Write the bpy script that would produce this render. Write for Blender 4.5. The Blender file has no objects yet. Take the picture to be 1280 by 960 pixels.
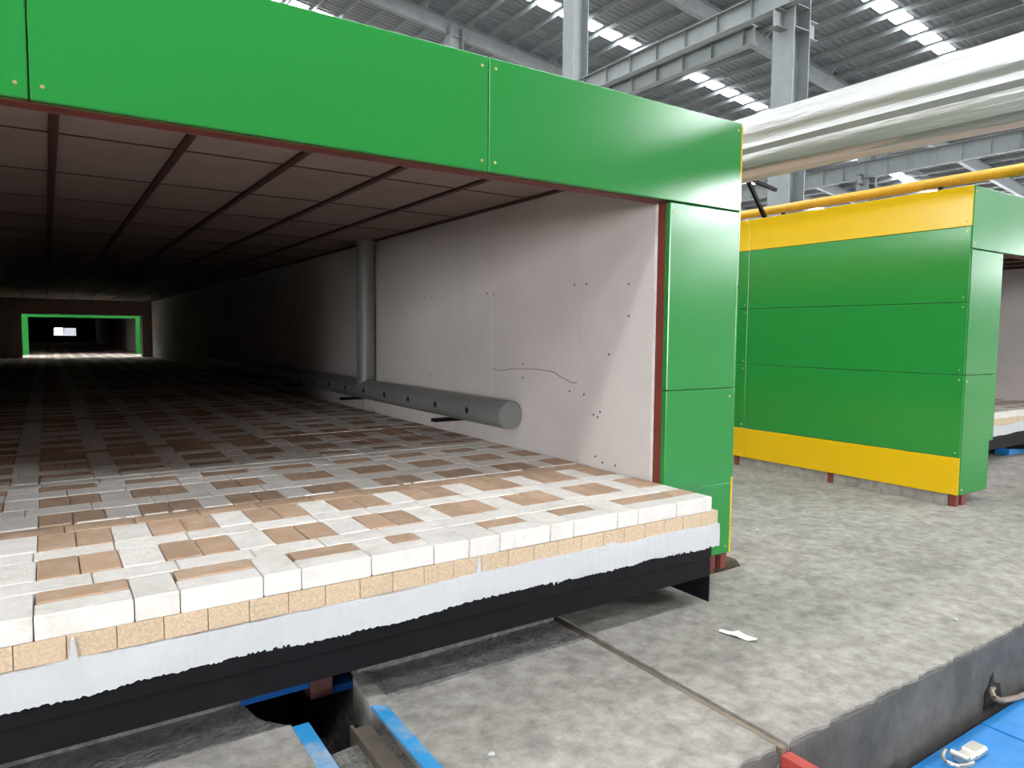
import bpy, bmesh, math, random
from mathutils import Vector, Matrix
random.seed(7)
scene = bpy.context.scene
COL = scene.collection

# ------------------------------------------------------------------ camera, world, exposure
YAW, PITCH, ROLL = 0.5845, 0.0705, 0.0088
CAM = Vector((-2.5408, -2.1551, 0.7381))
cd = bpy.data.cameras.new('camera')
cam = bpy.data.objects.new('camera', cd); COL.objects.link(cam)
fw = Vector((math.sin(YAW)*math.cos(PITCH), math.cos(YAW)*math.cos(PITCH), -math.sin(PITCH)))
r0 = Vector((math.cos(YAW), -math.sin(YAW), 0)); u0 = r0.cross(fw)
rr = r0*math.cos(ROLL) + u0*math.sin(ROLL); uu = -r0*math.sin(ROLL) + u0*math.cos(ROLL)
cam.matrix_world = Matrix(((rr.x, uu.x, -fw.x, CAM.x), (rr.y, uu.y, -fw.y, CAM.y), (rr.z, uu.z, -fw.z, CAM.z), (0, 0, 0, 1)))
cd.sensor_fit = 'HORIZONTAL'; cd.sensor_width = 36.0; cd.lens = 879.5*36.0/1280.0
cd.clip_start = 0.05; cd.clip_end = 400
scene.camera = cam
w = bpy.data.worlds.new('world'); scene.world = w; w.use_nodes = True
w.node_tree.nodes['Background'].inputs[0].default_value = (0.75, 0.82, 0.9, 1)
w.node_tree.nodes['Background'].inputs[1].default_value = 1.0
SKY_E = 25.5        # translucent roof panels, lit by the sky above them
WIN_E = 18.0        # hall windows, the added unseen ones included
scene.view_settings.view_transform = 'Standard'
scene.view_settings.look = 'None'
scene.view_settings.gamma = 1.0
scene.view_settings.use_curve_mapping = False
scene.view_settings.exposure = 0.74
scene.cycles.use_denoising = True
scene.cycles.max_bounces = 10
scene.cycles.diffuse_bounces = 6
scene.cycles.sample_clamp_indirect = 8.0

# ------------------------------------------------------------------ materials
def mat(name, col, rough=0.6, metal=0.0, var=0.0, nscale=8.0, bump=0.0, bscale=40.0, spec=0.5, dirt=None, dscale=3.0, damt=0.0, objrand=0.0, coat=0.0, bdist=0.01):
    m = bpy.data.materials.new(name); m.use_nodes = True
    nt = m.node_tree; N = nt.nodes; L = nt.links
    b = N['Principled BSDF']
    b.inputs['Roughness'].default_value = rough; b.inputs['Metallic'].default_value = metal
    b.inputs['Specular IOR Level'].default_value = spec
    if coat: b.inputs['Coat Weight'].default_value = coat; b.inputs['Coat Roughness'].default_value = 0.12
    tc = N.new('ShaderNodeTexCoord'); vec = tc.outputs['Object']
    if objrand:
        oi = N.new('ShaderNodeObjectInfo'); va = N.new('ShaderNodeVectorMath'); va.operation = 'ADD'
        sc = N.new('ShaderNodeMath'); sc.operation = 'MULTIPLY'; sc.inputs[1].default_value = 37.0
        L.new(oi.outputs['Random'], sc.inputs[0]); L.new(vec, va.inputs[0]); L.new(sc.outputs[0], va.inputs[1]); vec = va.outputs[0]
    out = None
    rgb = N.new('ShaderNodeRGB'); rgb.outputs[0].default_value = (*col, 1); out = rgb.outputs[0]
    if var:
        n = N.new('ShaderNodeTexNoise'); n.inputs['Scale'].default_value = nscale; n.inputs['Detail'].default_value = 6; n.inputs['Roughness'].default_value = 0.65
        L.new(vec, n.inputs['Vector'])
        mr = N.new('ShaderNodeMapRange'); mr.inputs[1].default_value = 0.3; mr.inputs[2].default_value = 0.7
        mr.inputs[3].default_value = 1-var; mr.inputs[4].default_value = 1+var
        L.new(n.outputs['Fac'], mr.inputs[0])
        hs = N.new('ShaderNodeHueSaturation'); L.new(mr.outputs[0], hs.inputs['Value']); L.new(out, hs.inputs['Color']); out = hs.outputs[0]
    if objrand:
        mr2 = N.new('ShaderNodeMapRange'); mr2.inputs[3].default_value = 1-objrand; mr2.inputs[4].default_value = 1+objrand
        L.new(oi.outputs['Random'], mr2.inputs[0])
        hs2 = N.new('ShaderNodeHueSaturation'); L.new(mr2.outputs[0], hs2.inputs['Value']); L.new(out, hs2.inputs['Color']); out = hs2.outputs[0]
    if dirt is not None:
        n2 = N.new('ShaderNodeTexNoise'); n2.inputs['Scale'].default_value = dscale; n2.inputs['Detail'].default_value = 8; n2.inputs['Roughness'].default_value = 0.7
        L.new(vec, n2.inputs['Vector'])
        mr3 = N.new('ShaderNodeMapRange'); mr3.inputs[1].default_value = 0.48; mr3.inputs[2].default_value = 0.7; mr3.inputs[3].default_value = 0; mr3.inputs[4].default_value = damt
        L.new(n2.outputs['Fac'], mr3.inputs[0])
        mx = N.new('ShaderNodeMix'); mx.data_type = 'RGBA'; L.new(mr3.outputs[0], mx.inputs[0]); L.new(out, mx.inputs[6]); mx.inputs[7].default_value = (*dirt, 1); out = mx.outputs[2]
    L.new(out, b.inputs['Base Color'])
    if bump:
        nb = N.new('ShaderNodeTexNoise'); nb.inputs['Scale'].default_value = bscale; nb.inputs['Detail'].default_value = 5
        L.new(vec, nb.inputs['Vector'])
        bp = N.new('ShaderNodeBump'); bp.inputs['Strength'].default_value = bump; bp.inputs['Distance'].default_value = bdist
        L.new(nb.outputs['Fac'], bp.inputs['Height']); L.new(bp.outputs[0], b.inputs['Normal'])
    return m

def emit(name, col, s):
    m = bpy.data.materials.new(name); m.use_nodes = True
    b = m.node_tree.nodes['Principled BSDF']
    b.inputs['Base Color'].default_value = (0.7, 0.7, 0.7, 1)
    b.inputs['Emission Color'].default_value = (*col, 1); b.inputs['Emission Strength'].default_value = s
    return m

M = {}
M['green'] = mat('green_paint', (0.016, 0.215, 0.036), 0.22, bump=0.05, bscale=1.6, spec=0.65, bdist=0.03)
M['yellow'] = mat('yellow_paint', (0.66, 0.41, 0.002), 0.22, bump=0.05, bscale=1.6, spec=0.4, bdist=0.03)
M['seam'] = mat('panel_core', (0.02, 0.10, 0.03), 0.7)
M['white_brick'] = mat('white_insulating_brick', (0.72, 0.668, 0.622), 0.9, var=0.09, nscale=16, bump=0.5, bscale=60, dirt=(0.52, 0.46, 0.40), dscale=7, damt=0.5, objrand=0.05)
M['tan_brick'] = mat('tan_fire_brick', (0.415, 0.272, 0.180), 0.9, var=0.10, nscale=10, bump=0.3, bscale=90, dirt=(0.66, 0.53, 0.42), dscale=9, damt=0.35, objrand=0.14)
M['speckled_brick'] = mat('speckled_tan_brick', (0.54, 0.405, 0.28), 0.92, var=0.22, nscale=120, bump=0.3, bscale=150, objrand=0.05)
M['core'] = mat('brick_core', (0.10, 0.075, 0.06), 0.95)
M['plaster'] = mat('white_plaster', (0.50, 0.50, 0.51), 0.85, var=0.05, nscale=6, bump=0.4, bscale=18, dirt=(0.45, 0.45, 0.46), dscale=5, damt=0.4)
M['black'] = mat('black_paint', (0.006, 0.0052, 0.0066), 0.6, var=0.3, nscale=12, bump=0.3, bscale=9, spec=0.16)
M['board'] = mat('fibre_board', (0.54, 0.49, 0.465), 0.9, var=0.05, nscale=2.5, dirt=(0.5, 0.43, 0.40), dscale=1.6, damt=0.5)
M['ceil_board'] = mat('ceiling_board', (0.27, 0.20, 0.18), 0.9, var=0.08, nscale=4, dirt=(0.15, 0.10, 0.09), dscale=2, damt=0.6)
M['oxide'] = mat('red_oxide_steel', (0.16, 0.030, 0.022), 0.6, var=0.15, nscale=10)
M['darkbeam'] = mat('dark_oxide_steel', (0.055, 0.017, 0.014), 0.7, var=0.2, nscale=8)
M['grey_pipe'] = mat('grey_painted_pipe', (0.175, 0.180, 0.172), 0.42, var=0.06, nscale=5, spec=0.5)
M['hole'] = mat('painted_void', (0.006, 0.006, 0.006), 0.9)  # black stands in for unlit depth in holes and at the far doors
M['steel'] = mat('pale_grey_steel', (0.20, 0.217, 0.222), 0.5, var=0.08, nscale=2.0, dirt=(0.145, 0.168, 0.168), dscale=0.8, damt=0.5)
M['roof'] = mat('roof_sheet_steel', (0.145, 0.158, 0.178), 0.55, var=0.06, nscale=0.4)
M['concrete'] = mat('concrete', (0.285, 0.260, 0.234), 0.88, var=0.34, nscale=15.0, bump=0.9, bscale=45, dirt=(0.14, 0.127, 0.115), dscale=4.5, damt=0.75, bdist=0.006)
M['rough_concrete'] = mat('rough_concrete', (0.20, 0.185, 0.18), 0.95, var=0.35, nscale=22, bump=0.9, bscale=55, dirt=(0.06, 0.055, 0.05), dscale=26, damt=0.7, bdist=0.02)
M['rubble'] = mat('rubble_bed', (0.24, 0.22, 0.20), 0.95, var=0.35, nscale=30, bump=1.0, bscale=60, dirt=(0.09, 0.08, 0.07), dscale=18, damt=0.8, bdist=0.02)
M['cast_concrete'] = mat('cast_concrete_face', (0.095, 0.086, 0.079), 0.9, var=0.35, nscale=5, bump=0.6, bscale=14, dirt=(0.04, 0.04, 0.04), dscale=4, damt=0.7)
M['darkwall'] = mat('dark_end_wall', (0.08, 0.08, 0.085), 0.8, var=0.05, nscale=0.3)
M['wallpaint'] = mat('hall_wall', (0.42, 0.42, 0.46), 0.8, var=0.04, nscale=0.2)
M['foil'] = mat('aluminium_foil', (0.43, 0.432, 0.42), 0.42, 0.6)
M['foil_cloth'] = mat('foil_cloth', (0.70, 0.52, 0.45), 0.55, 0.2, bump=0.2, bscale=6)
M['gaspipe'] = mat('yellow_gas_pipe', (0.62, 0.33, 0.01), 0.4, var=0.2, nscale=6)
M['blue'] = mat('blue_paint', (0.010, 0.175, 0.47), 0.5, var=0.12, nscale=9, bump=0.25, bscale=12, dirt=(0.08, 0.22, 0.42), dscale=5, damt=0.5)
M['shaded_blue'] = mat('shaded_blue_paint', (0.004, 0.06, 0.24), 0.5, var=0.2, nscale=9, spec=0.3)  # darker copy of the blue, under-car shade put into the colour
M['worn_blue'] = mat('worn_blue_paint', (0.03, 0.26, 0.55), 0.5, var=0.12, nscale=9, dirt=(0.42, 0.42, 0.42), dscale=6, damt=0.9)
M['rail'] = mat('rusty_rail', (0.24, 0.19, 0.15), 0.5, 0.5, var=0.2, nscale=12)
M['zinc'] = mat('zinc_plated', (0.62, 0.58, 0.5), 0.35, 0.85)
M['brass'] = mat('brass_screw', (0.62, 0.50, 0.22), 0.4, 0.8)
M['paper'] = mat('paper', (0.78, 0.78, 0.76), 0.8)
M['red'] = mat('red_paint', (0.36, 0.045, 0.035), 0.5, var=0.1, nscale=20)
M['sky_panel'] = emit('translucent_roof_panel', (0.93, 0.98, 1.0), SKY_E)
M['added_bright_panel'] = emit('added_back_window_glow', (0.93, 0.98, 1.0), 95.0)  # extra-strong glow of an added back-wall window, for fascia reflections
M['added_gable_panel'] = emit('added_gable_glow', (0.93, 0.98, 1.0), 110.0)  # extra-strong glow of the added upper window, for fascia reflections
M['win_panel'] = emit('daylit_window', (0.95, 0.98, 1.0), WIN_E)

def corrugate(m, scale, axis='Y'):
    nt = m.node_tree; N = nt.nodes; L = nt.links
    wv = N.new('ShaderNodeTexWave'); wv.bands_direction = axis; wv.inputs['Scale'].default_value = scale; wv.inputs['Distortion'].default_value = 0
    tc = N.new('ShaderNodeTexCoord'); L.new(tc.outputs['Object'], wv.inputs['Vector'])
    bp = N.new('ShaderNodeBump'); bp.inputs['Strength'].default_value = 1.0; bp.inputs['Distance'].default_value = 0.05
    L.new(wv.outputs['Fac'], bp.inputs['Height']); L.new(bp.outputs[0], N['Principled BSDF'].inputs['Normal'])
corrugate(M['roof'], 0.8)
def wrinkle(m):
    nt = m.node_tree; N = nt.nodes; L = nt.links
    tc = N.new('ShaderNodeTexCoord'); mp = N.new('ShaderNodeMapping'); mp.inputs['Scale'].default_value = (1.0, 0.10, 1.0)
    L.new(tc.outputs['Object'], mp.inputs['Vector'])
    n = N.new('ShaderNodeTexNoise'); n.inputs['Scale'].default_value = 13; n.inputs['Detail'].default_value = 4
    L.new(mp.outputs[0], n.inputs['Vector'])
    bp = N.new('ShaderNodeBump'); bp.inputs['Strength'].default_value = 0.55; bp.inputs['Distance'].default_value = 0.035
    n2 = N.new('ShaderNodeTexNoise'); n2.inputs['Scale'].default_value = 60; n2.inputs['Detail'].default_value = 3
    L.new(tc.outputs['Object'], n2.inputs['Vector'])
    b2 = N.new('ShaderNodeBump'); b2.inputs['Strength'].default_value = 0.25; b2.inputs['Distance'].default_value = 0.004
    L.new(n2.outputs['Fac'], b2.inputs['Height'])
    L.new(n.outputs['Fac'], bp.inputs['Height']); L.new(b2.outputs[0], bp.inputs['Normal']); L.new(bp.outputs[0], N['Principled BSDF'].inputs['Normal'])
wrinkle(M['foil'])

# ------------------------------------------------------------------ helpers
WL = {}
def wl(o): return WL.get(o.name, Vector((0, 0, 0))) if o else Vector((0, 0, 0))
def link(o, parent, loc):
    COL.objects.link(o)
    if parent:
        o.parent = parent; o.location = loc - wl(parent)
    else:
        o.location = loc
    WL[o.name] = loc.copy()
def thing(name, loc, label=None, cat=None, group=None):
    o = bpy.data.objects.new(name, None); o.empty_display_size = 0.1
    link(o, None, Vector(loc)); tag(o, label, cat, group); return o
def tag(o, label=None, cat=None, group=None, kind=None):
    if label: o['label'] = label
    if cat: o['category'] = cat
    if group: o['group'] = group
    if kind: o['kind'] = kind
    return o
def obj(name, me, m, parent=None, loc=(0, 0, 0)):
    """me: a mesh (local coords) placed at world loc"""
    if m and not me.materials: me.materials.append(m)
    o = bpy.data.objects.new(name, me); link(o, parent, Vector(loc)); return o
def mesh(name, verts, faces, smooth=False):
    me = bpy.data.meshes.new(name); me.from_pydata([tuple(v) for v in verts], [], faces); me.update()
    if smooth: me.shade_smooth()
    return me
def boxdata(x0, x1, y0, y1, z0, z1, c=0.0):
    if c <= 0:
        v = [(x0, y0, z0), (x1, y0, z0), (x1, y1, z0), (x0, y1, z0), (x0, y0, z1), (x1, y0, z1), (x1, y1, z1), (x0, y1, z1)]
        f = [(0, 3, 2, 1), (4, 5, 6, 7), (0, 1, 5, 4), (1, 2, 6, 5), (2, 3, 7, 6), (3, 0, 4, 7)]
        return v, f
    bm = bmesh.new()
    v, f = boxdata(x0, x1, y0, y1, z0, z1)
    bv = [bm.verts.new(q) for q in v]; [bm.faces.new([bv[i] for i in q]) for q in f]
    bmesh.ops.bevel(bm, geom=list(bm.edges), offset=c, segments=1, affect='EDGES')
    bm.verts.index_update()
    v = [tuple(q.co) for q in bm.verts]; f = [tuple(q.index for q in fc.verts) for fc in bm.faces]; bm.free()
    return v, f
class MB:
    def __init__(s): s.v = []; s.f = []; s.mi = []
    def add(s, vf, mi=0):
        o = len(s.v); s.v += vf[0]; s.f += [tuple(i+o for i in q) for q in vf[1]]; s.mi += [mi]*len(vf[1]); return s
    def box(s, *a, c=0.0, mi=0): return s.add(boxdata(*a, c=c), mi)
    def tube(s, p0, p1, r, n=16, r1=None, cap=True, mi=0):
        p0 = Vector(p0); p1 = Vector(p1); d = (p1-p0).normalized()
        a = Vector((0, 0, 1)) if abs(d.z) < 0.9 else Vector((1, 0, 0))
        x = d.cross(a).normalized(); y = x.cross(d); r1 = r if r1 is None else r1
        v = [p0+(x*math.cos(t)+y*math.sin(t))*r for t in [2*math.pi*i/n for i in range(n)]]
        v += [p1+(x*math.cos(t)+y*math.sin(t))*r1 for t in [2*math.pi*i/n for i in range(n)]]
        f = [(i, (i+1) % n, n+(i+1) % n, n+i) for i in range(n)]
        if cap: f += [tuple(range(n-1, -1, -1)), tuple(range(n, 2*n))]
        return s.add(([tuple(q) for q in v], f), mi)
    def bar(s, p0, p1, w_, h_, up=(0, 0, 1), mi=0):
        p0 = Vector(p0); p1 = Vector(p1); d = (p1-p0).normalized(); x = d.cross(Vector(up)).normalized(); y = x.cross(d)
        v = [p+x*a*w_/2+y*b*h_/2 for p in (p0, p1) for a, b in ((-1, -1), (1, -1), (1, 1), (-1, 1))]
        f = [(0, 1, 2, 3), (7, 6, 5, 4), (0, 4, 5, 1), (1, 5, 6, 2), (2, 6, 7, 3), (3, 7, 4, 0)]
        return s.add(([tuple(q) for q in v], f), mi)
    def build(s, name, m, parent=None, org=None, smooth=False):
        """verts are world coords; origin = parent's world location (or given)"""
        o_ = Vector(org) if org is not None else wl(parent)
        me = bpy.data.meshes.new(name); me.from_pydata([tuple(Vector(q)-o_) for q in s.v], [], s.f)
        ms = m if isinstance(m, (list, tuple)) else [m]
        for q in ms: me.materials.append(q)
        if len(ms) > 1: me.polygons.foreach_set('material_index', s.mi)
        me.update()
        bm = bmesh.new(); bm.from_mesh(me); bmesh.ops.recalc_face_normals(bm, faces=list(bm.faces)); bm.to_mesh(me); bm.free()
        if smooth:
            me.shade_smooth()
            try: me.set_sharp_from_angle(angle=math.radians(40))
            except Exception: pass
        o = bpy.data.objects.new(name, me); link(o, parent, o_); return o
CACHE = {}
def sbox(name, m, parent, x0, x1, y0, y1, z0, z1, c=0.0):
    """box part sharing mesh data between equal sizes; own origin at its centre"""
    k = (name, m.name, round(x1-x0, 4), round(y1-y0, 4), round(z1-z0, 4), c)
    if k not in CACHE:
        a, b, d = (x1-x0)/2, (y1-y0)/2, (z1-z0)/2
        v, f = boxdata(-a, a, -b, b, -d, d, c)
        me = mesh(name, v, f); me.materials.append(m)
        bm = bmesh.new(); bm.from_mesh(me); bmesh.ops.recalc_face_normals(bm, faces=list(bm.faces)); bm.to_mesh(me); bm.free()
        CACHE[k] = me
    o = bpy.data.objects.new(name, CACHE[k]); link(o, parent, Vector(((x0+x1)/2, (y0+y1)/2, (z0+z1)/2))); return o
def struct(o): o['kind'] = 'structure'; return o
def prism(pts, z0, z1):
    n = len(pts)
    return [(x, y, z0) for x, y in pts]+[(x, y, z1) for x, y in pts], [tuple(range(n-1, -1, -1)), tuple(range(n, 2*n))]+[(i, (i+1) % n, n+(i+1) % n, n+i) for i in range(n)]

ZF = -0.52          # hall floor
RX = 6.0            # ridge of the hall roof
def zroof(x): return 21.44-0.1222*x if x >= RX else 21.44-0.1222*(2*RX-x)
STRIPS = [-19.8, -7.9, 6.0, 18.2, 30.3, 41.2, 53.2, 65.2, 77.0]
X0H, X1H, Y0H, Y1H = -50.0, 70.0, -30.0, 84.0

# ------------------------------------------------------------------ hall: floor
pr = random.Random(3)
fl = MB()
edge = [(-0.66+0.03*i, -0.875+pr.uniform(-0.006, 0.006)+0.004*math.sin(i*0.7)) for i in range(1, 95)]
fl.add(prism([(-0.66, -0.885)]+edge+[(2.3, -0.87), (X1H, -0.87), (X1H, Y1H), (0.68, Y1H), (0.68, 0.40), (0.60, 0.30), (0.22, 0.30), (-0.66, 0.30)], -1.15, ZF))
floor = struct(fl.build('floor', M['concrete']))
def slab(name, pts, z0, z1, m):
    return MB().add(prism(pts, z0, z1)).build(name, m, floor)
e2 = [(-1.665+0.035*i, -0.87+pr.uniform(-0.007, 0.007)) for i in range(0, 28)]
slab('concrete_slab', e2+[(-0.703, -0.87), (-0.703, 0.036), (-1.628, 0.036)], -1.15, ZF, M['concrete'])
slab('infill', [(-1.635, 0.037), (-0.703, 0.037), (-0.703, 0.30), (-1.60, 0.30)], -1.15, ZF-0.003, M['rough_concrete'])
slab('concrete_slab', [(-12, -0.87), (-1.925, -0.87), (-1.925, 0.05), (-12, 0.05)], -1.15, ZF, M['concrete'])
slab('infill', [(-1.93, 0.051), (-2.0, 0.14), (-2.03, 0.30), (-12, 0.30), (-12, 0.051)], -1.15, ZF-0.003, M['rough_concrete'])
slab('foundation_slab', [(-12, 0.27), (-2.03, 0.27), (-2.03, 60), (-12, 60)], -1.15, ZF+0.02, M['rough_concrete'])
slab('foundation_slab', [(-1.62, 0.25), (-0.703, 0.27), (-0.703, 60), (-1.62, 60)], -1.15, ZF+0.02, M['rough_concrete'])
slab('foundation_slab', [(-0.66, 0.30), (0.22, 0.30), (0.22, 60), (-0.66, 60)], -1.15, ZF-0.002, M['concrete'])
slab('recess_bed', [(0.2, 0.28), (0.70, 0.28), (0.70, 60), (0.2, 60)], -1.15, ZF-0.16, M['rough_concrete'])
slab('groove_bed', [(-0.72, -0.88), (-0.64, -0.88), (-0.64, 60), (-0.72, 60)], -1.15, ZF-0.05, M['rough_concrete'])
slab('trench_bed', [(-1.95, -0.88), (-1.6, -0.88), (-1.6, -0.05), (-1.95, -0.09)], -1.15, ZF-0.065, M['rubble'])
slab('trench_bed', [(-2.1, -0.10), (-1.6, -0.10), (-1.6, 60), (-2.1, 60)], -1.15, ZF-0.40, M['rough_concrete'])
slab('concrete_slab', [(X0H, Y0H), (X1H, Y0H), (X1H, -7.0), (X0H, -7.0)], -1.15, ZF, M['concrete'])
slab('concrete_slab', [(X0H, -0.87), (-12, -0.87), (-12, Y1H), (X0H, Y1H)], -1.15, ZF, M['concrete'])
slab('concrete_slab', [(-12, 60), (0.68, 60), (0.68, Y1H), (-12, Y1H)], -1.15, ZF, M['concrete'])
slab('pit_bed', [(X0H, -7.0), (X1H, -7.0), (X1H, -0.88), (X0H, -0.88)], -1.25, -1.12, M['concrete'])
# cast faces of the transfer pit (boards left their mark in them)
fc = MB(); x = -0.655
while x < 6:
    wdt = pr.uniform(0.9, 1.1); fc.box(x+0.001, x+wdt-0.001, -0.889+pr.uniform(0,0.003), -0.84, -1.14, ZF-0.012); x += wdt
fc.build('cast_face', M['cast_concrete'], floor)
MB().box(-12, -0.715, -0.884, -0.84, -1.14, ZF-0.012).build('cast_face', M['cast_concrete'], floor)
# trench corner block, worn edge angles, rail in the slot
MB().add(prism([(-1.668, 0.02), (-1.60, -0.02), (-1.60, 0.25), (-1.65, 0.22)], ZF-0.14, ZF+0.01)).build('kerb_block', M['concrete'], floor)

# ------------------------------------------------------------------ hall: roof
def roofmesh():
    mb = MB()
    for a, b in ((X0H, RX), (RX, X1H)):
        n = 1
        mb.add(([(a, Y0H, zroof(a)), (b, Y0H, zroof(b)), (b, Y1H, zroof(b)), (a, Y1H, zroof(a)),
                 (a, Y0H, zroof(a)+0.06), (b, Y0H, zroof(b)+0.06), (b, Y1H, zroof(b)+0.06), (a, Y1H, zroof(a)+0.06)],
                [(0, 3, 2, 1), (4, 5, 6, 7), (0, 1, 5, 4), (1, 2, 6, 5), (2, 3, 7, 6), (3, 0, 4, 7)]))
    return mb
ceiling = struct(roofmesh().build('ceiling', M['roof']))
# translucent panels between the purlins
seg = {}
def sky_panel(xa, xb, y, name):
    d = MB()
    za, zb = zroof(xa)-0.012, zroof(xb)-0.012
    d.add(([(xa, y-0.45, za), (xb, y-0.45, zb), (xb, y+0.45, zb), (xa, y+0.45, za), (xa, y-0.45, za+0.01), (xb, y-0.45, zb+0.01), (xb, y+0.45, zb+0.01), (xa, y+0.45, za+0.01)],
           [(0, 3, 2, 1), (4, 5, 6, 7), (0, 1, 5, 4), (1, 2, 6, 5), (2, 3, 7, 6), (3, 0, 4, 7)]))
    return d.build(name, M['sky_panel'], ceiling)
VIS = {18.2: (24, 46), 30.3: (15, 45), 41.2: (6.9, 16)}
P0 = 0.87
for y in STRIPS:
    cuts = VIS.get(y)
    if not cuts:
        sky_panel(X0H, RX, y, 'skylight_strip'); sky_panel(RX, X1H, y, 'skylight_strip'); continue
    a = P0+1.5*round((cuts[0]-P0)/1.5); b = P0+1.5*round((cuts[1]-P0)/1.5)
    sky_panel(X0H, RX, y, 'skylight_strip')
    if a > RX: sky_panel(RX, a, y, 'skylight_strip')
    me0 = None; x = a
    while x < b-0.1:
        xm = x+0.75
        if me0 is None:
            o = sky_panel(x+0.26, x+1.28, y, 'skylight_panel'); me0 = o.data
            # recentre so that the panels can share one mesh
            for vv in me0.vertices: vv.co -= Vector((xm, y, zroof(xm)))
            o.location = Vector((xm, y, zroof(xm))); first = o
        else:
            o = bpy.data.objects.new('skylight_panel', me0); COL.objects.link(o); o.parent = ceiling
            o.location = Vector((xm, y, zroof(xm)))
        x += 1.5
    sky_panel(b, X1H, y, 'skylight_strip')
# purlins along the hall
pm = MB().box(-0.035, 0.035, Y0H, Y1H, -0.30, 0.0)
pme = None; k = 0; x = X0H+P0+0.0
x = P0-1.5*33
while x < X1H:
    if x > X0H:
        if pme is None:
            d = MB().box(-0.012, 0.012, Y0H, Y1H, -0.26, -0.01).box(-0.01, 0.075, Y0H, Y1H, -0.272, -0.258).box(-0.075, 0.01, Y0H, Y1H, -0.024, -0.010)
            pme = mesh('purlin', d.v, d.f); pme.materials.append(M['steel'])
        o = bpy.data.objects.new('purlin', pme); COL.objects.link(o); o.parent = ceiling; o.location = (x, 0, zroof(x))
    x += 1.5
ROWS = [-29.5, -22.2, -10.6, 1.0, 12.6, 23.9, 35.4, 46.9, 58.4, 69.9, 81.4]
for i, y in enumerate(ROWS):
    for a, b in ((X0H, RX), (RX, X1H)):
        d = MB()
        for yy, hw, z0, z1 in ((y, 0.016, -1.12, -0.30), (y, 0.16, -1.14, -1.10), (y, 0.16, -0.31, -0.28)):
            d.add(([(a, yy-hw, zroof(a)+z0), (b, yy-hw, zroof(b)+z0), (b, yy+hw, zroof(b)+z0), (a, yy+hw, zroof(a)+z0),
                    (a, yy-hw, zroof(a)+z1), (b, yy-hw, zroof(b)+z1), (b, yy+hw, zroof(b)+z1), (a, yy+hw, zroof(a)+z1)],
                   [(0, 3, 2, 1), (4, 5, 6, 7), (0, 1, 5, 4), (1, 2, 6, 5), (2, 3, 7, 6), (3, 0, 4, 7)]))
        d.build('rafter', M['steel'], ceiling)
# fly braces from rafter foot to purlin, roof tie rods beside the light strips
for y in (23.9, 35.4):
    for kx in range(4, 24, 2):
        x = P0+1.5*(kx+4)
        MB().tube((x, y, zroof(x)-1.08), (x, y-0.9, zroof(x)-0.28), 0.025, 6).build('fly_brace', M['steel'], ceiling)
for y in (16.4, 28.4, 32.6, 39.3):
    MB().tube((RX+0.5, y, zroof(RX+0.5)-0.2), (69, y, zroof(69)-0.2), 0.02, 6).build('tie_rod', M['steel'], ceiling)
    MB().tube((RX+0.5, y+0.35, zroof(RX+0.5)-0.2), (69, y+0.35, zroof(69)-0.2), 0.02, 6).build('tie_rod', M['steel'], ceiling)

# ------------------------------------------------------------------ hall: walls and windows
def wall(name, x0, x1, y0, y1, z1):
    return struct(MB().box(x0, x1, y0, y1, ZF-0.7, z1).build(name, M['wallpaint']))
wr = wall('wall_right', X1H, X1H+0.3, Y0H, Y1H, 12.8)
wlft = wall('wall_left', X0H-0.3, X0H, Y0H, Y1H, 13.8)
def gable(name, y0, y1, m='wallpaint'):
    pts = [(X0H, ZF-0.7), (X1H, ZF-0.7), (X1H, zroof(X1H)-0.02), (RX, zroof(RX)-0.02), (X0H, zroof(X0H)-0.02)]
    n = 5
    v = [(x, y0, z) for x, z in pts]+[(x, y1, z) for x, z in pts]
    f = [(0, 1, 2, 3, 4), (9, 8, 7, 6, 5)]+[(i, (i+1) % n, n+(i+1) % n, n+i) for i in range(n)]
    return struct(MB().add((v, f)).build(name, M[m]))
wf = gable('wall_far', Y1H, Y1H+0.3); wb = gable('wall_back', Y0H-0.3, Y0H, 'darkwall')
for i in range(int((Y1H-Y0H)/4)):
    y = Y0H+4*i+1
    MB().box(X1H-0.25, X1H, y, y+0.25, ZF, 12.7).build('wall_post', M['steel'], wr)
wn = 1
def window(x0, x1, y0, y1, z0, z1, n, m='win_panel'):
    global wn
    o = MB().box(x0, x1, y0, y1, z0, z1).build('window_%d' % wn, M[m]); struct(o); wn += 1
    along_x = (x1-x0) > (y1-y0)
    L_ = (x1-x0) if along_x else (y1-y0)
    d = MB()
    for k in range(n+1):
        t = L_*k/n
        if along_x: d.box(x0+t-0.06, x0+t+0.06, y0-0.04, y1+0.04, z0, z1)
        else: d.box(x0-0.04, x1+0.04, y0+t-0.06, y0+t+0.06, z0, z1)
    d.build('window_frame', M['steel'], o)
window(35.0, 42, Y0H, Y0H+0.06, 12.9, 16.2, 4, 'added_gable_panel')  # added and unseen, placed for the bright reflection high on the fascia
window(35, 45, Y0H, Y0H+0.06, 9.2, 11.3, 4, 'added_bright_panel')  # added and unseen, gives the reflection at the fascia's lower right corner
window(X0H, X0H+0.06, 8, 25, 8.6, 12.6, 6)  # added and unseen, reflects in the right-hand kiln's yellow band
window(X1H-0.06, X1H-0.0, Y0H+4, Y1H-4, 6.6, 8.1, 30)
window(-44, -22.8, Y0H+0.0, Y0H+0.06, -0.4, 7.6, 8)  # added unseen opening, sized to throw low light onto the kiln wall
window(-1.83, -1.05, Y1H-0.06, Y1H, 0.47, 1.0, 1)

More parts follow.
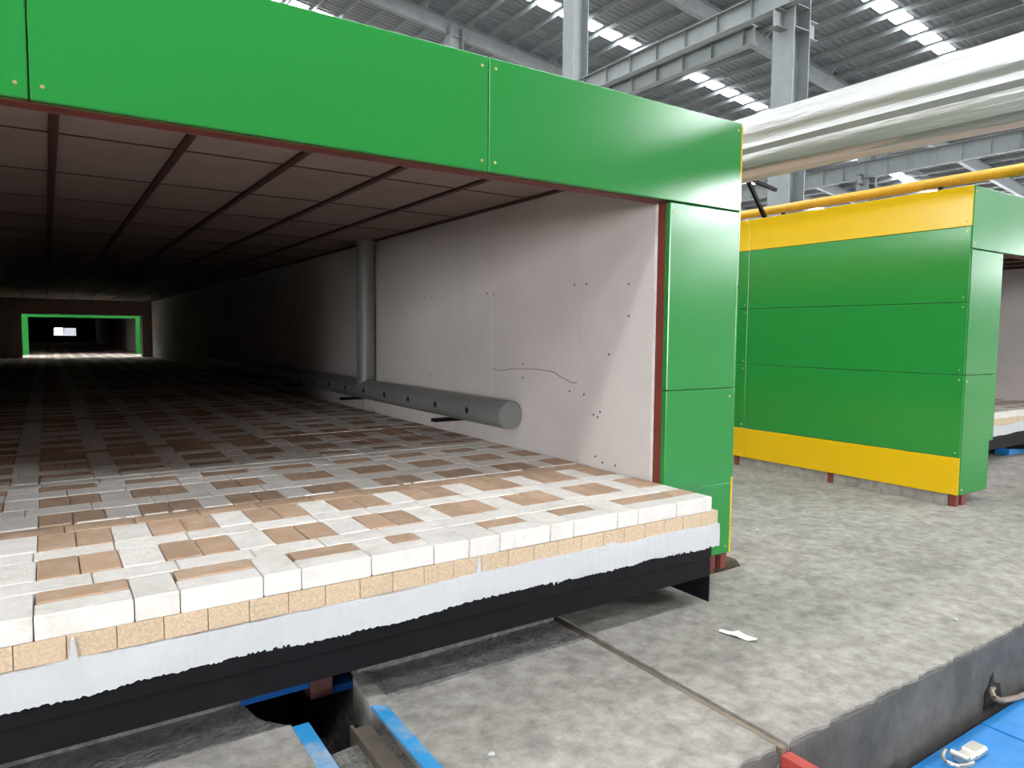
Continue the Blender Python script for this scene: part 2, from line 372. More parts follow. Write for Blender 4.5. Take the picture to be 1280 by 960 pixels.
# ------------------------------------------------------------------ hall: columns and crane beams
def column(x, y, ztop, label, group):
    t = thing('steel_column', (x, y, ZF), label, 'column', group)
    for s in (-1, 1): MB().box(x+s*0.40-0.02, x+s*0.40+0.02, y-0.40, y+0.40, ZF, ztop).build('flange', M['steel'], t)
    MB().box(x-0.38, x+0.38, y-0.012, y+0.012, ZF, ztop).build('web', M['steel'], t)
    d = MB()
    for z in (3.2, 7.0, 10.6, 11.3): d.box(x-0.38, x+0.38, y-0.38, y-0.012, z, z+0.03)
    d.build('stiffener', M['steel'], t)
    MB().box(x-0.95, x-0.42, y-0.012, y+0.012, 10.55, 11.10).box(x-0.95, x-0.42, y-0.16, y+0.16, 11.10, 11.13).box(x-0.95, x-0.42, y-0.16, y+0.16, 10.55, 10.57).box(x+0.42, x+1.2, y-0.012, y+0.012, 10.55, 11.10).box(x+0.42, x+1.2, y-0.16, y+0.16, 11.10, 11.13).box(x+0.42, x+1.2, y-0.16, y+0.16, 10.55, 10.57).build('corbel', M['steel'], t)
    MB().box(x-0.6, x+0.6, y-0.6, y+0.6, ZF, ZF+0.04).build('base_plate', M['steel'], t)
    return t
clabels = {(18.0, 12.6): 'thick grey steel column rising behind the silver duct',
           (18.0, 23.9): 'grey steel column above the green fascia, crossed at its foot by the crane beam',
           (18.0, 35.4): 'short-looking grey steel column end beyond the fascia, leftmost of those in view'}
for x in (18.0, 42.0):
    for y in ROWS[3:8]:
        lb = clabels.get((x, y), 'distant pale grey steel column below the far crane beam' if x > 40 else 'pale grey steel column of the row behind the kilns')
        column(x, y, zroof(x)-0.6, lb, None if (x, y) in clabels else ('columns under the far crane beam' if x > 40 else 'other columns of the near row'))
def crane_beam(x, y0, y1, label, ztop=11.85, zb=11.17, step=1.45):
    t = thing('crane_beam', (x, (y0+y1)/2, zb), label, 'beam')
    MB().box(x-0.012, x+0.012, y0, y1, zb+0.03, ztop-0.03).build('web', M['steel'], t)
    MB().box(x-0.19, x+0.19, y0, y1, ztop-0.03, ztop).build('flange', M['steel'], t)
    MB().box(x-0.17, x+0.17, y0, y1, zb, zb+0.03).build('flange', M['steel'], t)
    y = y0+0.4
    while y < y1:
        sbox('stiffener', M['steel'], t, x-0.15, x+0.15, y-0.008, y+0.008, zb+0.03, ztop-0.03); y += step
crane_beam(17.35, -10, 46, 'grey crane girder with stiffeners, upper of the pair crossing above the fascia')
crane_beam(18.95, 14.8, 46, 'grey crane girder with stiffeners, lower of the pair and ending left of the thick column')
crane_beam(41.6, -10, 58, 'distant grey-green crane girder seen below the silver duct', 11.95, 10.9)

# ------------------------------------------------------------------ the kilns
CXK = -1.775; HW = 1.775      # inner half width
YF = 0.313; ZB, ZT = 1.392, 1.842
def frame_panel(name, m, t, x0, x1, z0, z1, y=YF, th=0.035):
    return MB().box(x0, x1, y, y+th, z0, z1, c=0.004).build(name, m, t)
def screws_at(t, pts, ax='Y', sgn=-1):
    for (x, y, z) in pts:
        d = MB()
        n = {'Y': Vector((0, sgn, 0)), 'X': Vector((sgn, 0, 0))}[ax]
        p = Vector((x, y, z)); d.tube(p, p+n*0.003, 0.0065, 8, 0.004)
        d.build('screw', M['brass'], t)
def make_kiln(dx, y0, y1, label, detail, group=None):
    cx = CXK+dx
    t = thing('tunnel_kiln', (cx, y0, ZF), label, 'kiln', group)
    X = lambda x: x+dx
    L_, R_ = X(-3.55), X(0.0)
    yo = y0
    # front fascia panels
    fx = [(-4.07, -2.5615), (-2.5575, -1.032), (-1.029, 0.515)]
    for a, b in fx:
        frame_panel('fascia_panel', M['green'], t, X(a), X(b), ZB, ZT, yo)
        screws_at(t, [(X(a)+0.03, yo, ZB+0.04), (X(b)-0.03, yo, ZB+0.04), (X(a)+0.03, yo, ZT-0.04), (X(b)-0.03, yo, ZT-0.04)])
    # column panels, right and left
    for s in (1, -1):
        f = (lambda x: X(x)) if s > 0 else (lambda x: X(-3.55-x))
        def pn(a, b, z0, z1):
            q = sorted((f(a), f(b))); return frame_panel('column_panel', M['green'], t, q[0], q[1], z0, z1, yo)
        pn(0.008, 0.512, 0.4665, ZB-0.006)
        o = MB().box(*sorted((f(0.008), f(0.512))), yo, yo+0.035, -0.05, 0.4635, c=0.004).box(*sorted((f(0.07), f(0.512))), yo+0.0005, yo+0.0345, -0.43, -0.045, c=0.003)
        o.build('column_panel', M['green'], t)
        screws_at(t, [(f(0.48), yo, 1.34), (f(0.04), yo, 1.34), (f(0.48), yo, 0.42), (f(0.48), yo, -0.39)])
        # red oxide jamb and the steel feet
        MB().box(*sorted((f(0.006), f(0.04))), yo+0.03, yo+0.082, -0.05, ZB-0.002).build('steel_jamb', M['oxide'], t)
        MB().box(*sorted((f(0.003), f(0.04))), yo+0.083, yo+0.098, -0.04, ZB-0.002).build('lit_edge_strip', M['white_brick'], t)  # white strip paints the lit front edge of the wall board
        MB().box(*sorted((f(0.36), f(0.42))), yo+0.02, yo+0.08, ZF-0.15, -0.43).build('foot', M['oxide'], t)
        MB().box(*sorted((f(0.46), f(0.5))), yo+0.03, yo+0.08, ZF-0.001, -0.43).build('foot', M['oxide'], t)
        # side skin: yellow, three green courses, yellow; overlapping the front by a lip
        bands = [(ZB+0.16, ZT, 'yellow'), (1.002, ZB+0.157, 'green'), (0.469, 0.999, 'green'), (-0.147, 0.466, 'green'), (-0.43, -0.150, 'yellow')]
        if s > 0: bands[0] = (ZB+0.005, ZT-0.01, 'yellow'); bands[1] = (1.002, ZB+0.002, 'green'); bands[4] = (-0.43, -0.02, 'yellow'); bands[3] = (-0.017, 0.466, 'green')
        yy = [yo] + [yo+1.935+2.0*i for i in range(int((y1-yo)/2)+1)]
        yy = [q for q in yy if q < y1-0.5]+[y1]
        nfull = 5 if detail or s < 0 else 2
        for (z0, z1, mk) in bands:
            for i in range(len(yy)-1):
                a, b = yy[i], yy[i+1]
                if i >= nfull: b = yy[-1]
                q = sorted((f(0.515), f(0.53)))
                MB().box(q[0], q[1], a+0.0015+(0.003 if i == 0 else 0), b-0.0015, z0, z1, c=0.003).build('side_panel', M[mk], t)
                if i < 2: screws_at(t, [((q[0] if s < 0 else q[1]), a+0.035, z1-0.035), ((q[0] if s < 0 else q[1]), a+0.035, z0+0.035)], 'X', s)
                if i >= nfull: break
        MB().box(*sorted((f(0.44), f(0.50))), yo+0.05, y1, ZF-0.001, -0.42).build('kerb', M['concrete'], t)
        for i in range(6):
            y = yo+0.02+0.99*i
            if y < y1: sbox('foot', M['oxide'], t, *sorted((f(0.47), f(0.515))), y, y+0.045, ZF-0.001, -0.43)
        # inner fibre boards
        sx = lambda a, b: sorted((f(a), f(b)))
        bd = [yo+0.10, yo+0.685, yo+1.637, yo+2.567, yo+3.70]
        y = yo+3.97
        while y < min(y1, 13.0 if detail else 3): bd.append(y); y += 1.1
        bd = [q for q in bd if q < y1]
        spans = [(bd[i], bd[i+1]) for i in range(4)]+[(bd[i], bd[i+1]) for i in range(5, len(bd)-1)] if detail else [(yo+0.1, y1)]
        if detail: spans.append((bd[-1], y1))
        for a, b in spans:
            q = sx(0.005, 0.12)
            o = MB().box(q[0], q[1], a+0.0012, b-0.0012, -0.03, 1.592, c=0.0012).build('wall_board', M['board'], t)
        MB().box(*sx(0.12, 0.44), yo+0.1, y1, -0.03, 1.62).build('wall_core', M['board'], t)
    # lintel flange, ceiling, top
    MB().box(L_, R_, yo+0.03, yo+0.10, ZB-0.004, ZB+0.012).box(L_, R_, yo+0.04, yo+0.10, ZB, 1.6).build('lintel', M['oxide'], t)
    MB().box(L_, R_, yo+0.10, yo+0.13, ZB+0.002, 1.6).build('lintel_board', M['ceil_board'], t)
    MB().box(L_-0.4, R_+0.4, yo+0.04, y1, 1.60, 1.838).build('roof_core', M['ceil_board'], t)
    bx = [-0.03-0.4915*k for k in range(8)]
    for x in bx:
        MB().box(X(x)-0.017, X(x)+0.017, yo+0.10, y1, 1.566, 1.60).build('ceiling_beam', M['darkbeam'], t)
    if detail:
        ys = [yo+0.13]+[1.49+0.88*i for i in range(0, 9)]
        for i in range(len(bx)-1):
            for j in range(len(ys)-1):
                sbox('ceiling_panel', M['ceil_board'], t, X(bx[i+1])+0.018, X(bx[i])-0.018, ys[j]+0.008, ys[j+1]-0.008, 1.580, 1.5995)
        d = MB(); y = ys[-1]
        while y < y1:
            for i in range(len(bx)-1): d.box(X(bx[i+1])+0.018, X(bx[i])-0.018, y+0.008, min(y+0.872, y1), 1.580, 1.5995)
            y += 0.88
        o = d.build('ceiling_panelling', M['ceil_board'], t); o['kind'] = 'stuff'
        sd = MB()
        for y in ys[1:]: sd.box(L_, R_, y-0.009, y+0.009, 1.577, 1.5995)
        sd.build('ceiling_joint', M['darkbeam'], t)
    return t

kiln = make_kiln(0.0, YF, 20.6, 'green tunnel kiln with open mouth, the kiln car rolling out of it', True)
kiln2 = make_kiln(7.15, YF, 40.0, 'green and yellow tunnel kiln on the right across the aisle', False)
kiln3 = make_kiln(0.0, 23.2, 48.0, 'far tunnel kiln section, small green frame at the dark end of the tunnel', False)
# exit portal of the near kiln, seen from inside
pd = MB().box(-3.55, -3.075, 20.45, 20.6, -0.02, 1.6).box(-0.25, 0.0, 20.45, 20.6, -0.02, 1.6).box(-3.075, -0.25, 20.45, 20.6, 1.17, 1.6)
pd.build('portal_board', M['ceil_board'], kiln)
MB().box(-3.09, -3.072, 20.59, 20.95, -0.02, 1.19).build('portal_trim', M['green'], kiln)
MB().box(-0.253, -0.235, 20.59, 20.95, -0.02, 1.19).build('portal_trim', M['green'], kiln)
MB().box(-3.09, -0.235, 20.59, 20.95, 1.167, 1.185).build('portal_trim', M['green'], kiln)
# end doors of the far section, leaving a small opening; black stands in for the unlit end
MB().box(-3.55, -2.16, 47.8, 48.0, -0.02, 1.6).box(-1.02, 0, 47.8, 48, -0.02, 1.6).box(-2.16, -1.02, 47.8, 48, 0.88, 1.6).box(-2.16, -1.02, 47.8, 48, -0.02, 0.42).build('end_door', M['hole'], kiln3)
MB().box(-0.15, 0.02, 23.195, 23.23, -0.02, 1.39).box(-3.55, -2.975, 23.195, 23.23, -0.02, 1.39).box(-2.975, -0.15, 23.195, 23.23, 1.13, 1.39).build('inner_frame', M['green'], kiln3)
# screws, crack and marks on the near wall board
XW = 0.005
for (y, z) in [(2.953, 1.025), (2.855, 1.022), (2.01, 1.017), (1.927, 1.008), (1.05, 1.026), (.942, 1.024), (.596, 1.006), (.591, .839), (.742, .634), (1.572, .549), (1.57, .461), (.861, .294), (.806, .313), (.826, .283), (.779, .035), (.674, .035), (1.08, .409), (.948, .40), (2.868, .408), (.84, .06)]:
    d = MB().tube((XW-0.002, y, z), (XW+0.003, y, z), 0.0065, 8); d.build('board_screw', M['core'], kiln)
cp = [(1.941, .501), (1.829, .495), (1.702, .512), (1.61, .516), (1.517, .52), (1.43, .523), (1.345, .518), (1.28, .519), (1.222, .51), (1.19, .495), (1.158, .484), (1.12, .478), (1.066, .461), (1.014, .46)]
d = MB()
for (a, b) in zip(cp[:-1], cp[1:]):
    d.bar((XW-0.0004, a[0], a[1]), (XW-0.0004, b[0], b[1]), 0.0035, 0.0035, up=(1, 0, 0))
d.build('crack', M['core'], kiln)

# burner pipes along the inner walls
def burner(x, s, label):
    t = thing('burner_pipe', (x, 1.574, 0.13), label, 'pipe')
    MB().tube((x, 1.574, 0.222), (x, 11.0, 0.222), 0.09, 32).build('pipe_run', M['grey_pipe'], t, smooth=True)
    MB().tube((x, 1.566, 0.222), (x, 1.576, 0.222), 0.087, 32).build('end_cap', M['grey_pipe'], t, smooth=True)
    MB().tube((x, 3.99, 0.222), (x, 3.99, 1.55), 0.085, 32).build('riser', M['grey_pipe'], t, smooth=True)
    MB().tube((x, 3.99, 1.54), (x, 3.99, 1.578), 0.094, 32).build('collar', M['grey_pipe'], t, smooth=True)
    for k in range(18):
        y = 1.966+0.4655*k
        d = MB().tube((x+s*0.0915, y, 0.222), (x+s*0.08, y, 0.222), 0.022, 14); d.build('painted_nozzle_hole', M['hole'], t)  # solid dark disc, painted for the shade inside a hole
    for k in range(4):
        y = 2.33+1.9*k
        MB().box(min(x+s*0.16, x-s*0.095), max(x+s*0.16, x-s*0.095), y-0.03, y+0.03, 0.108, 0.131).build('bracket', M['black'], t)
    return t
burner(-0.09, -1, 'grey perforated pipe with riser along the right inner wall of the kiln')
burner(-3.46, 1, 'grey perforated pipe along the left inner wall, hidden in the dark')

# ------------------------------------------------------------------ kiln cars
CL = 1.905
PITCH_C = 1.922
T_R = [-0.262-0.35*k for k in range(9)]       # right edges of tan columns
T_W = 0.226
XL = -3.55
G = 0.0015
def cols():
    out = [('T', -0.150, -0.002)]
    x = -0.150
    for r in T_R:
        out.append(('W', r, x)); out.append(('T', r-T_W, r)); x = r-T_W
    out.append(('W', -3.40, x)); out.append(('T', XL+0.002, -3.40)); return out
COLS = cols()
FJ = [232, 232, 116, 232, 116, 232, 130, 142, 232, 232, 116, 232, 116, 232, 116, 232, 116, 232, 232]
def layout(rng):
    """list of (kind, x0, x1, y0, y1, z_jitter)"""
    B = []
    x = 0.0
    for wd in FJ:
        a = max(x-wd/1000.0, XL); dep = 0.098 if wd > 150 else 0.198
        B.append(('front', a, x, 0.0, dep)); x = a
        if x <= XL+0.01: break
    if x > XL+0.02: B.append(('front', XL, x, 0.0, 0.098))
    shorts = [(b[1], b[2]) for b in B if b[4] > 0.15]
    def half(y0, y1):
        # cut tan strips between the long headers
        for kind, a, b in COLS:
            segs = [(a, b)]
            for (sa, sb) in shorts:
                ns = []
                for (p, q) in segs:
                    if sb <= p or sa >= q: ns.append((p, q))
                    else:
                        if sa-p > 0.015: ns.append((p, sa))
                        if q-sb > 0.015: ns.append((sb, q))
                segs = ns
            for p, q in segs:
                if q-p < 0.02: continue
                if b > -0.27 and b < -0.1: B.append(('T', p, q, y0, y1))
                else: B.append((kind, p, q, y0, y1))
    half(0.100, 0.198)
    def strip(y0, y1, off, kind='W', ln=0.232):
        x = 0.0-(off*ln); prev = 0.0
        while prev > XL+0.005:
            a = max(x, XL)
            if prev-a > 0.02: B.append((kind, a, prev, y0, y1))
            else: pass
            prev = a; x -= ln
    def trow(y0, y1):
        for kind, a, b in COLS:
            if kind == 'T' and b-a > 0.2:
                m = (a+b)/2; B.append(('T', a, m, y0, y1)); B.append(('T', m, b, y0, y1))
            elif kind == 'T': B.append(('T', a, b, y0, y1))
            else: B.append(('W', a, b, y0, y1))
    strip(0.200, 0.312, 0.55); trow(0.314, 0.528); strip(0.530, 0.640, 0.2); trow(0.642, 0.862)
    strip(0.864, 0.976, 0.8, 'T'); trow(0.994, 1.19); strip(1.192, 1.33, 0.35); trow(1.332, 1.53); strip(1.532, 1.668, 0.7)
    for kind, a, b in COLS: B.append((kind, a, b, 1.670, 1.790))
    strip(1.792, 1.897, 0.1)
    return B
def car_body(t, x0, y0, header_objs=True):
    """everything below the deck; x0 shifts the car across, y0 is its front edge"""
    X = lambda x: x+x0
    if header_objs:
        k = 0; x = 0.042
        while x > XL-0.05:
            a = max(x-0.1165, XL-0.042)
            sbox('header_brick', M['speckled_brick'], t, X(a)+0.001, X(x)-0.001, y0+0.001, y0+0.2, -0.134, -0.069, 0.0015); x = a
            if x <= XL-0.04: break
    else:
        MB().box(X(XL-0.042), X(0.042), y0+0.001, y0+0.2, -0.134, -0.069).build('header_course', M['speckled_brick'], t)
    MB().box(X(XL+0.004), X(-0.004), y0+0.01, y0+CL-0.012, -0.24, -0.0685).box(X(XL-0.04), X(0.04), y0+0.19, y0+CL-0.012, -0.24, -0.0695).build('brick_core', M['core'], t)
    # plaster band with a ragged lower edge that runs over the black frame
    rp = random.Random(11)
    n = 520; v = []; f = []
    zl = -0.236; zt = -0.128
    for i in range(n+1):
        x = 0.046+(XL-0.092)*i/n
        zl += rp.uniform(-0.0016, 0.0016); zl = min(-0.230, max(-0.244, zl)); zt += rp.uniform(-0.0012, 0.0012); zt = min(-0.119, max(-0.136, zt))
        spike = rp.uniform(-0.003, 0.004)+(0.012 if rp.random() < 0.012 else 0.0)
        up = 0.056 if min(abs(x+2.505), abs(x+1.255)) < 0.0075 else (0.012 if abs(x+0.62) < 0.03 else rp.uniform(-0.001, 0.0015))
        yy = -0.006-0.004*math.sin(x*7.0)+rp.uniform(-0.0012, 0.0012)
        for (dy, z) in ((0.02, zt+up), (yy, zt+up-0.004), (yy-0.002, (zt+zl)/2), (yy-0.001, zl-spike+0.004), (0.03, zl-spike)):
            v.append((X(x), y0+dy, z))
    for i in range(n):
        for j in range(4):
            a = i*5+j; f.append((a, a+1, a+6, a+5))
    f.append((4, 3, 2, 1, 0)); f.append(tuple(n*5+j for j in range(5)))
    MB().add((v, f)).build('plaster_band', M['plaster'], t, smooth=True)
    for sx in (0.02, XL-0.04): MB().box(X(sx), X(sx)+0.022, y0+0.0, y0+CL-0.014, -0.236, -0.128).build('plaster_band', M['plaster'], t)
    # black steel frame: front channel with an upper angle, side channels, side blades
    MB().box(X(XL), X(0.0), y0+0.004, y0+0.09, -0.375, -0.225, c=0.003).box(X(XL), X(0.0), y0-0.003, y0+0.01, -0.285, -0.228, c=0.002).build('front_channel', M['black'], t)
    MB().box(X(XL), X(0.0), y0+CL-0.09, y0+CL-0.012, -0.375, -0.24).build('rear_channel', M['black'], t)
    MB().box(X(XL), X(XL+0.08), y0+0.09, y0+CL-0.09, -0.375, -0.24).box(X(-0.08), X(0.0), y0+0.09, y0+CL-0.09, -0.375, -0.24).box(X(XL), X(0), y0+0.09, y0+CL-0.09, -0.255, -0.235).build('chassis', M['black'], t)
    for s in (X(0.0)-0.006, X(XL)):
        MB().box(s, s+0.006, y0+0.004, y0+CL-0.012, -0.497, -0.30).build('seal_blade', M['black'], t)
    # wheels on the rails
    for wx in (-0.68, -2.87):
        for wy in (0.45, 1.45):
            MB().tube((X(wx)-0.03, y0+wy, -0.445), (X(wx)+0.03, y0+wy, -0.445), 0.075, 20).tube((X(wx)-0.07, y0+wy, -0.445), (X(wx)+0.07, y0+wy, -0.445), 0.025, 10).box(X(wx)-0.07, X(wx)+0.07, y0+wy-0.05, y0+wy+0.05, -0.40, -0.30).build('wheel', M['black'], t)
rng = random.Random(5)
LAY = layout(rng)
MK = {'front': 'white_brick', 'W': 'white_brick', 'T': 'tan_brick'}
NM = {'front': 'white_front_brick', 'W': 'white_brick', 'T': 'tan_brick'}
def full_car(y0, label):
    t = thing('kiln_car', (CXK, y0+CL/2, ZF), label, 'kiln car')
    for (k, a, b, ya, yb) in LAY:
        j = rng.uniform(-0.0022, 0.0008)
        sbox(NM[k], M[MK[k]], t, round(a+G, 4), round(b-G, 4), y0+ya+G, y0+yb-G, -0.068+j, 0.0+j, 0.0035)
    # lines of set mortar crumbs along the expansion joint
    d = MB(); x = -0.02
    while x > XL+0.05:
        ln = rng.uniform(0.03, 0.20)
        if rng.random() < 0.55:
            d.box(x-ln, x, y0+0.978, y0+0.992, -0.02, 0.001+rng.random()*0.003, c=0.0015)
        x -= ln+rng.uniform(0.0, 0.03)
    o = d.build('mortar_seam', M['white_brick'], t); o['kind'] = 'stuff'
    car_body(t, 0.0, y0); return t
car1 = full_car(0.0, 'nearest kiln car, its brick deck sticking out of the green kiln mouth')
# the second and third: copies of the first with all their parts
def copy_car(src, dx, y, label, group=None, src_y=0.0):
    t = src.copy(); COL.objects.link(t); t.location = src.location+Vector((dx, y-src_y, 0)); t['label'] = label
    if group: t['group'] = group
    for c in src.children:
        q = c.copy(); COL.objects.link(q); q.parent = t
    return t
bpy.context.view_layer.update()
copy_car(car1, 0, PITCH_C, 'second kiln car inside the kiln, checkered deck just behind the nearest car')
copy_car(car1, 0, 2*PITCH_C, 'third kiln car inside the kiln, where the deck fades into the dark')
# far cars: joined brickwork
def far_proto(x0, y0, label, group):
    t = thing('kiln_car', (CXK+x0, y0+CL/2, ZF), label, 'kiln car', group)
    d = MB()
    for (k, a, b, ya, yb) in LAY:
        d.box(x0+a+G, x0+b-G, y0+ya+G, y0+yb-G, -0.068, 0.0, mi=1 if k == 'T' else 0)
    o = d.build('deck_brickwork', [M['white_brick'], M['tan_brick']], t); o['kind'] = 'stuff'
    car_body(t, x0, y0, False); return t
ORD = ['fourth', 'fifth', 'sixth', 'seventh', 'eighth', 'ninth', 'tenth', 'eleventh']
fp = far_proto(0.0, 3*PITCH_C, 'fourth kiln car from the mouth, in the dark of the tunnel', 'kiln cars deep in the tunnel')
bpy.context.view_layer.update()
for i in range(4, 11): copy_car(fp, 0, i*PITCH_C, ORD[i-3]+' kiln car from the mouth, in the dark of the tunnel', 'kiln cars deep in the tunnel', 3*PITCH_C)
copy_car(fp, 0, 11*PITCH_C, 'kiln car with brightly lit deck in the gap at the far end of the tunnel', 'kiln cars in the lit gap', 3*PITCH_C)
O2 = ['first', 'second', 'third', 'fourth', 'fifth', 'sixth', 'seventh', 'eighth', 'ninth', 'tenth', 'eleventh', 'twelfth', 'thirteenth']
for i in range(12, 25): copy_car(fp, 0, i*PITCH_C, O2[i-12]+' kiln car behind the lit gap, inside the far tunnel section', 'kiln cars in the far section', 3*PITCH_C)
copy_car(fp, 7.15, 1.02, "kiln car in the right-hand kiln, its pale brick edge at the picture's right edge", None, 3*PITCH_C)
bpy.context.view_layer.update()

# ------------------------------------------------------------------ trench fittings and rails
def single(mb, name, m, label, cat, group=None):
    v = [Vector(q) for q in mb.v]; lo = Vector((min(q.x for q in v), min(q.y for q in v), min(q.z for q in v))); hi = Vector((max(q.x for q in v), max(q.y for q in v), max(q.z for q in v)))
    o = mb.build(name, m, None, ((lo.x+hi.x)/2, (lo.y+hi.y)/2, lo.z)); tag(o, label, cat, group); return o
single(MB().box(-1.925, -1.872, -0.868, 0.03, ZF-0.008, ZF+0.002).box(-1.88, -1.872, -0.868, 0.03, ZF-0.10, ZF), 'edge_angle', M['worn_blue'], 'worn blue steel angle on the left edge of the pusher trench', 'steel angle')
single(MB().box(-1.664, -1.618, -0.868, 0.02, ZF-0.008, ZF+0.002), 'edge_angle', M['worn_blue'], 'worn blue steel angle on the right edge of the pusher trench', 'steel angle')
single(MB().box(-1.735, -1.675, -0.868, 0.0, ZF-0.10, ZF-0.05).box(-1.745, -1.735, -0.868, 0.0, ZF-0.10, ZF-0.035), 'guide_rail', M['rail'], 'grey steel guide rail inside the trench beside its right blue angle', 'rail')
single(MB().box(-0.692, -0.668, -0.885, 11, ZF-0.05, ZF-0.006).box(-0.70, -0.66, -0.885, 11, ZF-0.052, ZF-0.042), 'car_rail', M['rail'], 'rusty steel rail sunk in a slot of the concrete', 'rail')
single(MB().box(-0.70, -0.66, -1.45, -0.888, ZF-0.16, ZF-0.022), 'rail_stub', [M['red']], 'red steel rail end sticking out of the slab edge at the bottom of the picture', 'rail end')
t = thing('pusher_carriage', (-1.83, 0.25, ZF), 'blue steel pusher under the nearest car above the trench', 'pusher')
MB().box(-2.03, -1.80, 0.25, 0.33, -0.520, -0.492).box(-1.72, -1.64, 0.25, 0.33, -0.565, -0.54).build('cross_beam', M['shaded_blue'], t)
MB().box(-1.80, -1.72, 0.24, 0.40, -0.56, -0.44).build('latch_block', M['darkbeam'], t)
MB().tube((-1.88, 0.24, -0.475), (-1.88, 0.26, -0.475), 0.012, 8).build('bolt', M['red'], t)
t = thing('pusher_carriage', (6.75, 1.3, ZF), 'small blue wheeled device under the right-hand kiln car', 'pusher')
MB().bar((6.1, 1.25, -0.50), (7.2, 1.25, -0.86), 0.1, 0.12).bar((6.1, 1.2, -0.50), (7.4, 1.2, -0.62), 0.08, 0.10).build('frame', M['blue'], t)
MB().tube((6.6, 1.12, -0.8), (6.6, 1.2, -0.8), 0.09, 14).build('wheel', M['blue'], t)

# ------------------------------------------------------------------ ducts and gas pipe
def duct():
    t = thing('exhaust_duct', (2.0, 3.0, 1.9), 'large silver foil duct running above the aisle towards the fascia corner', 'duct')
    rd = random.Random(2); v = []; f = []; n = 64; m = 150
    ya, yb = -8.0, 24.0
    for j in range(m+1):
        s_ = j/m; y = ya+(yb-ya)*s_
        cx = 2.0+0.02*math.sin(y*1.1); cz = 2.165+0.018*math.sin(y*0.9+0.5)
        for i in range(n):
            a = 2*math.pi*i/n
            rad = 0.224+0.012*math.sin(5*a+0.9*math.sin(y*0.8)+0.2*y)+0.010*math.sin(11*a+0.35*y+1.3)+0.0075*math.sin(17*a-0.3*y+0.6*math.sin(1.3*y))+0.003*math.sin(3*y+2*a)
            if abs((y*1.0) % 1.2-0.6) < 0.02: rad += 0.004
            v.append((cx+rad*math.cos(a), y, cz+rad*math.sin(a)))
    for j in range(m):
        for i in range(n):
            f.append((j*n+i, j*n+(i+1) % n, (j+1)*n+(i+1) % n, (j+1)*n+i))
    f.append(tuple(range(n-1, -1, -1))); f.append(tuple(m*n+i for i in range(n)))
    MB().add((v, f)).build('foil_jacket', M['foil'], t, smooth=True)
    # hanging seam flap below
    v = []; f = []
    for j in range(m+1):
        y = ya+(yb-ya)*j/m; zz = 1.922+0.012*math.sin(y*1.7)
        for (dx, dz) in ((-0.12, 0.085), (-0.02, 0.02), (0.03, 0.0), (0.035, 0.0), (0.035, 0.05), (0.0, 0.09)): v.append((2.0+dx, y, zz+dz))
    for j in range(m):
        for i in range(6):
            f.append((j*6+i, j*6+(i+1) % 6, (j+1)*6+(i+1) % 6, (j+1)*6+i))
    f.append(tuple(range(5, -1, -1))); f.append(tuple(m*6+i for i in range(6)))
    MB().add((v, f)).build('seam_flap', M['foil_cloth'], t)
    for y in (2.15, 7.0, 12.0, 18.0):
        MB().bar((3.16, y, 1.845), (2.78, y, 2.30), 0.03, 0.03, up=(0, 1, 0)).bar((2.3, y, 2.27), (3.30, y, 2.13), 0.03, 0.03).build('hanger', M['black'], t)
duct()
t = thing('gas_pipe', (3.5, 5.0, 1.84), 'yellow gas pipe running along the top of the right-hand kiln', 'pipe')
MB().tube((3.5, -6.0, 1.985), (3.5, 36.0, 1.985), 0.043, 20).build('pipe_run', M['gaspipe'], t, smooth=True)
for y in (0.75, 2.2, 3.6, 5.0, 9, 13, 17, 21, 25, 29, 33):
    MB().box(3.485, 3.515, y-0.015, y+0.015, 1.843, 1.95).build('pipe_stand', M['black'], t)

# ------------------------------------------------------------------ blue box, hook, litter
t = thing('transfer_car', (1.3, -1.9, -1.12), 'bright blue steel transfer car top in the pit, bottom right corner', 'transfer car')
MB().box(-0.35, 0.497, -2.9, -0.945, -0.84, -0.78, c=0.004).build('deck_plate', M['blue'], t)
MB().box(0.503, 3.0, -2.9, -0.945, -0.84, -0.78, c=0.004).build('deck_plate', M['blue'], t)
MB().box(0.494, 0.506, -2.9, -0.95, -0.782, -0.774, c=0.002).build('seam_strip', M['blue'], t)
MB().box(-0.3, 2.95, -2.85, -1.0, -1.12, -0.84).build('body', M['blue'], t)
cl = MB().box(0.135, 0.225, -1.055, -1.005, -0.78, -0.755, c=0.006).box(0.20, 0.29, -1.06, -1.0, -0.779, -0.75, c=0.008)
cl.tube((0.14, -1.06, -0.752), (0.14, -1.0, -0.752), 0.012, 10)
ring = []
for i in range(14):
    a = math.pi*(0.5+i/13.0)
    ring.append(Vector((0.14+0.075*math.cos(a)-0.005, -1.03+0.045*math.sin(a), -0.752)))
for a, b in zip(ring[:-1], ring[1:]): cl.tube(a, b, 0.007, 8)
cl.build('latch', M['zinc'], t)
t = thing('tow_hook', (0.72, -0.9, -0.78), 'rusty steel hook bar in a hole of the pit wall beside the blue transfer car', 'hook')
d = MB(); hp = [(0.80, -0.87, -0.74), (0.69, -0.90, -0.722), (0.67, -0.92, -0.738), (0.70, -0.935, -0.752), (0.80, -0.95, -0.763), (0.95, -0.97, -0.764)]
for a, b in zip(hp[:-1], hp[1:]): d.tube(a, b, 0.012, 8)
d.build('bar', M['rail'], t)
MB().add(prism([(0.63, 0), (0.85, 0), (0.85, 0.001), (0.63, 0.001)], 0, 0)) 
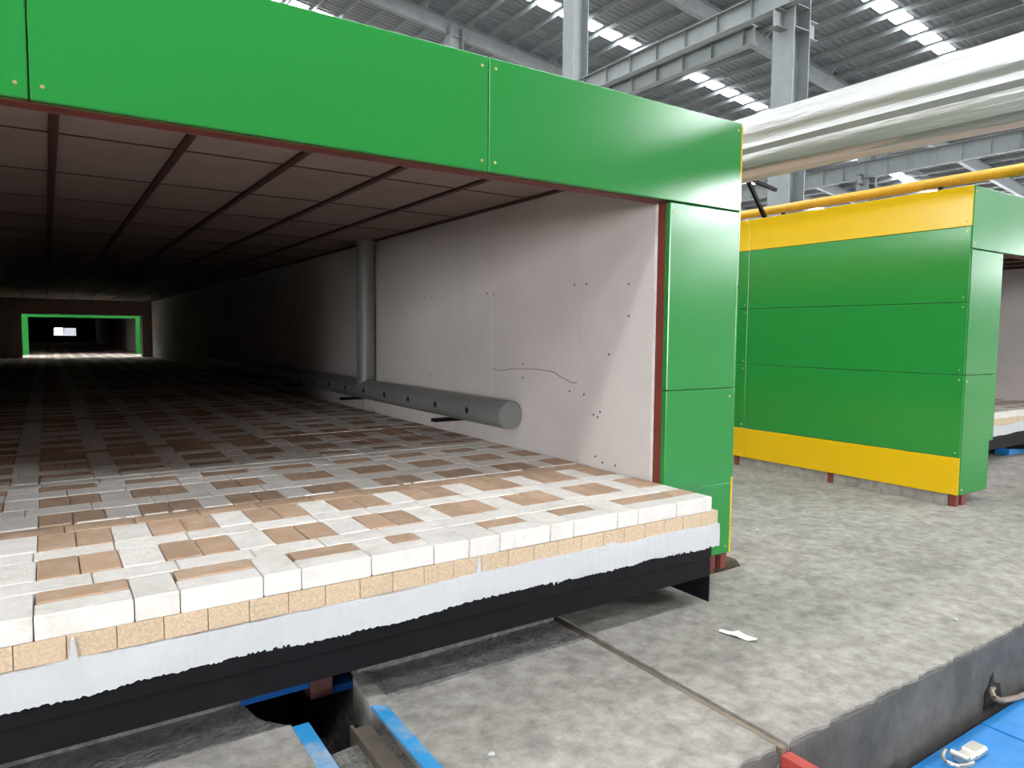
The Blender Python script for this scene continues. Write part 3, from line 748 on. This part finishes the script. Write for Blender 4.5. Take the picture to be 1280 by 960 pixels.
hv = [(0.655, -0.8935, -0.80), (0.82, -0.8935, -0.80), (0.79, -0.8935, -0.72), (0.735, -0.8935, -0.70), (0.72, -0.8935, -0.655), (0.70, -0.8935, -0.70), (0.66, -0.8935, -0.73)]
MB().add((hv+[(x, y+0.002, z) for x, y, z in hv], [tuple(range(7)), tuple(range(13, 6, -1))]+[(i, i+7, (i+1) % 7+7, (i+1) % 7) for i in range(7)])).build('painted_wall_hole', M['hole'], floor)  # thin dark plate on the face, painted as a hole's shade
# crumpled scrap of paper
pp = [(-0.195, -0.215), (-0.17, -0.205), (-0.150, -0.245), (-0.125, -0.265), (-0.12, -0.31), (-0.115, -0.355), (-0.14, -0.365), (-0.165, -0.34), (-0.172, -0.29), (-0.19, -0.255)]
rz = random.Random(9); n = len(pp)
v = [(x, y, ZF+0.003+rz.random()*0.010) for x, y in pp]; c = (-0.15, -0.285, ZF+0.014)
v2 = v+[c]+[(x, y, z-0.001) for x, y, z in v]+[(c[0], c[1], c[2]-0.001)]
f = [(i, (i+1) % n, n) for i in range(n)]+[((i+1) % n+n+1, i+n+1, 2*n+1) for i in range(n)]+[(i, i+n+1, (i+1) % n+n+1, (i+1) % n) for i in range(n)]
single(MB().add((v2, f)), 'paper_scrap', M['paper'], 'torn white paper scrap lying on the concrete in front of the kiln column', 'litter')
def crumb(x, y, s, label):
    rc = random.Random(int(x*1000))
    bm = bmesh.new(); bmesh.ops.create_icosphere(bm, subdivisions=1, radius=s)
    for q in bm.verts: q.co *= rc.uniform(0.7, 1.2); q.co.z *= 0.5
    me = bpy.data.meshes.new('plaster_crumb'); bm.to_mesh(me); bm.free(); me.materials.append(M['plaster'])
    o = bpy.data.objects.new('plaster_crumb', me); link(o, None, Vector((x, y, ZF+s*0.42))); tag(o, label, 'crumb')
crumb(0.81, -0.70, 0.012, 'white plaster crumb near the pit edge')
crumb(-1.47, -0.44, 0.012, 'white plaster crumb on the slab beside the blue trench angle')
crumb(1.27, 0.70, 0.016, 'white plaster crumb in the aisle beside the green kiln column')
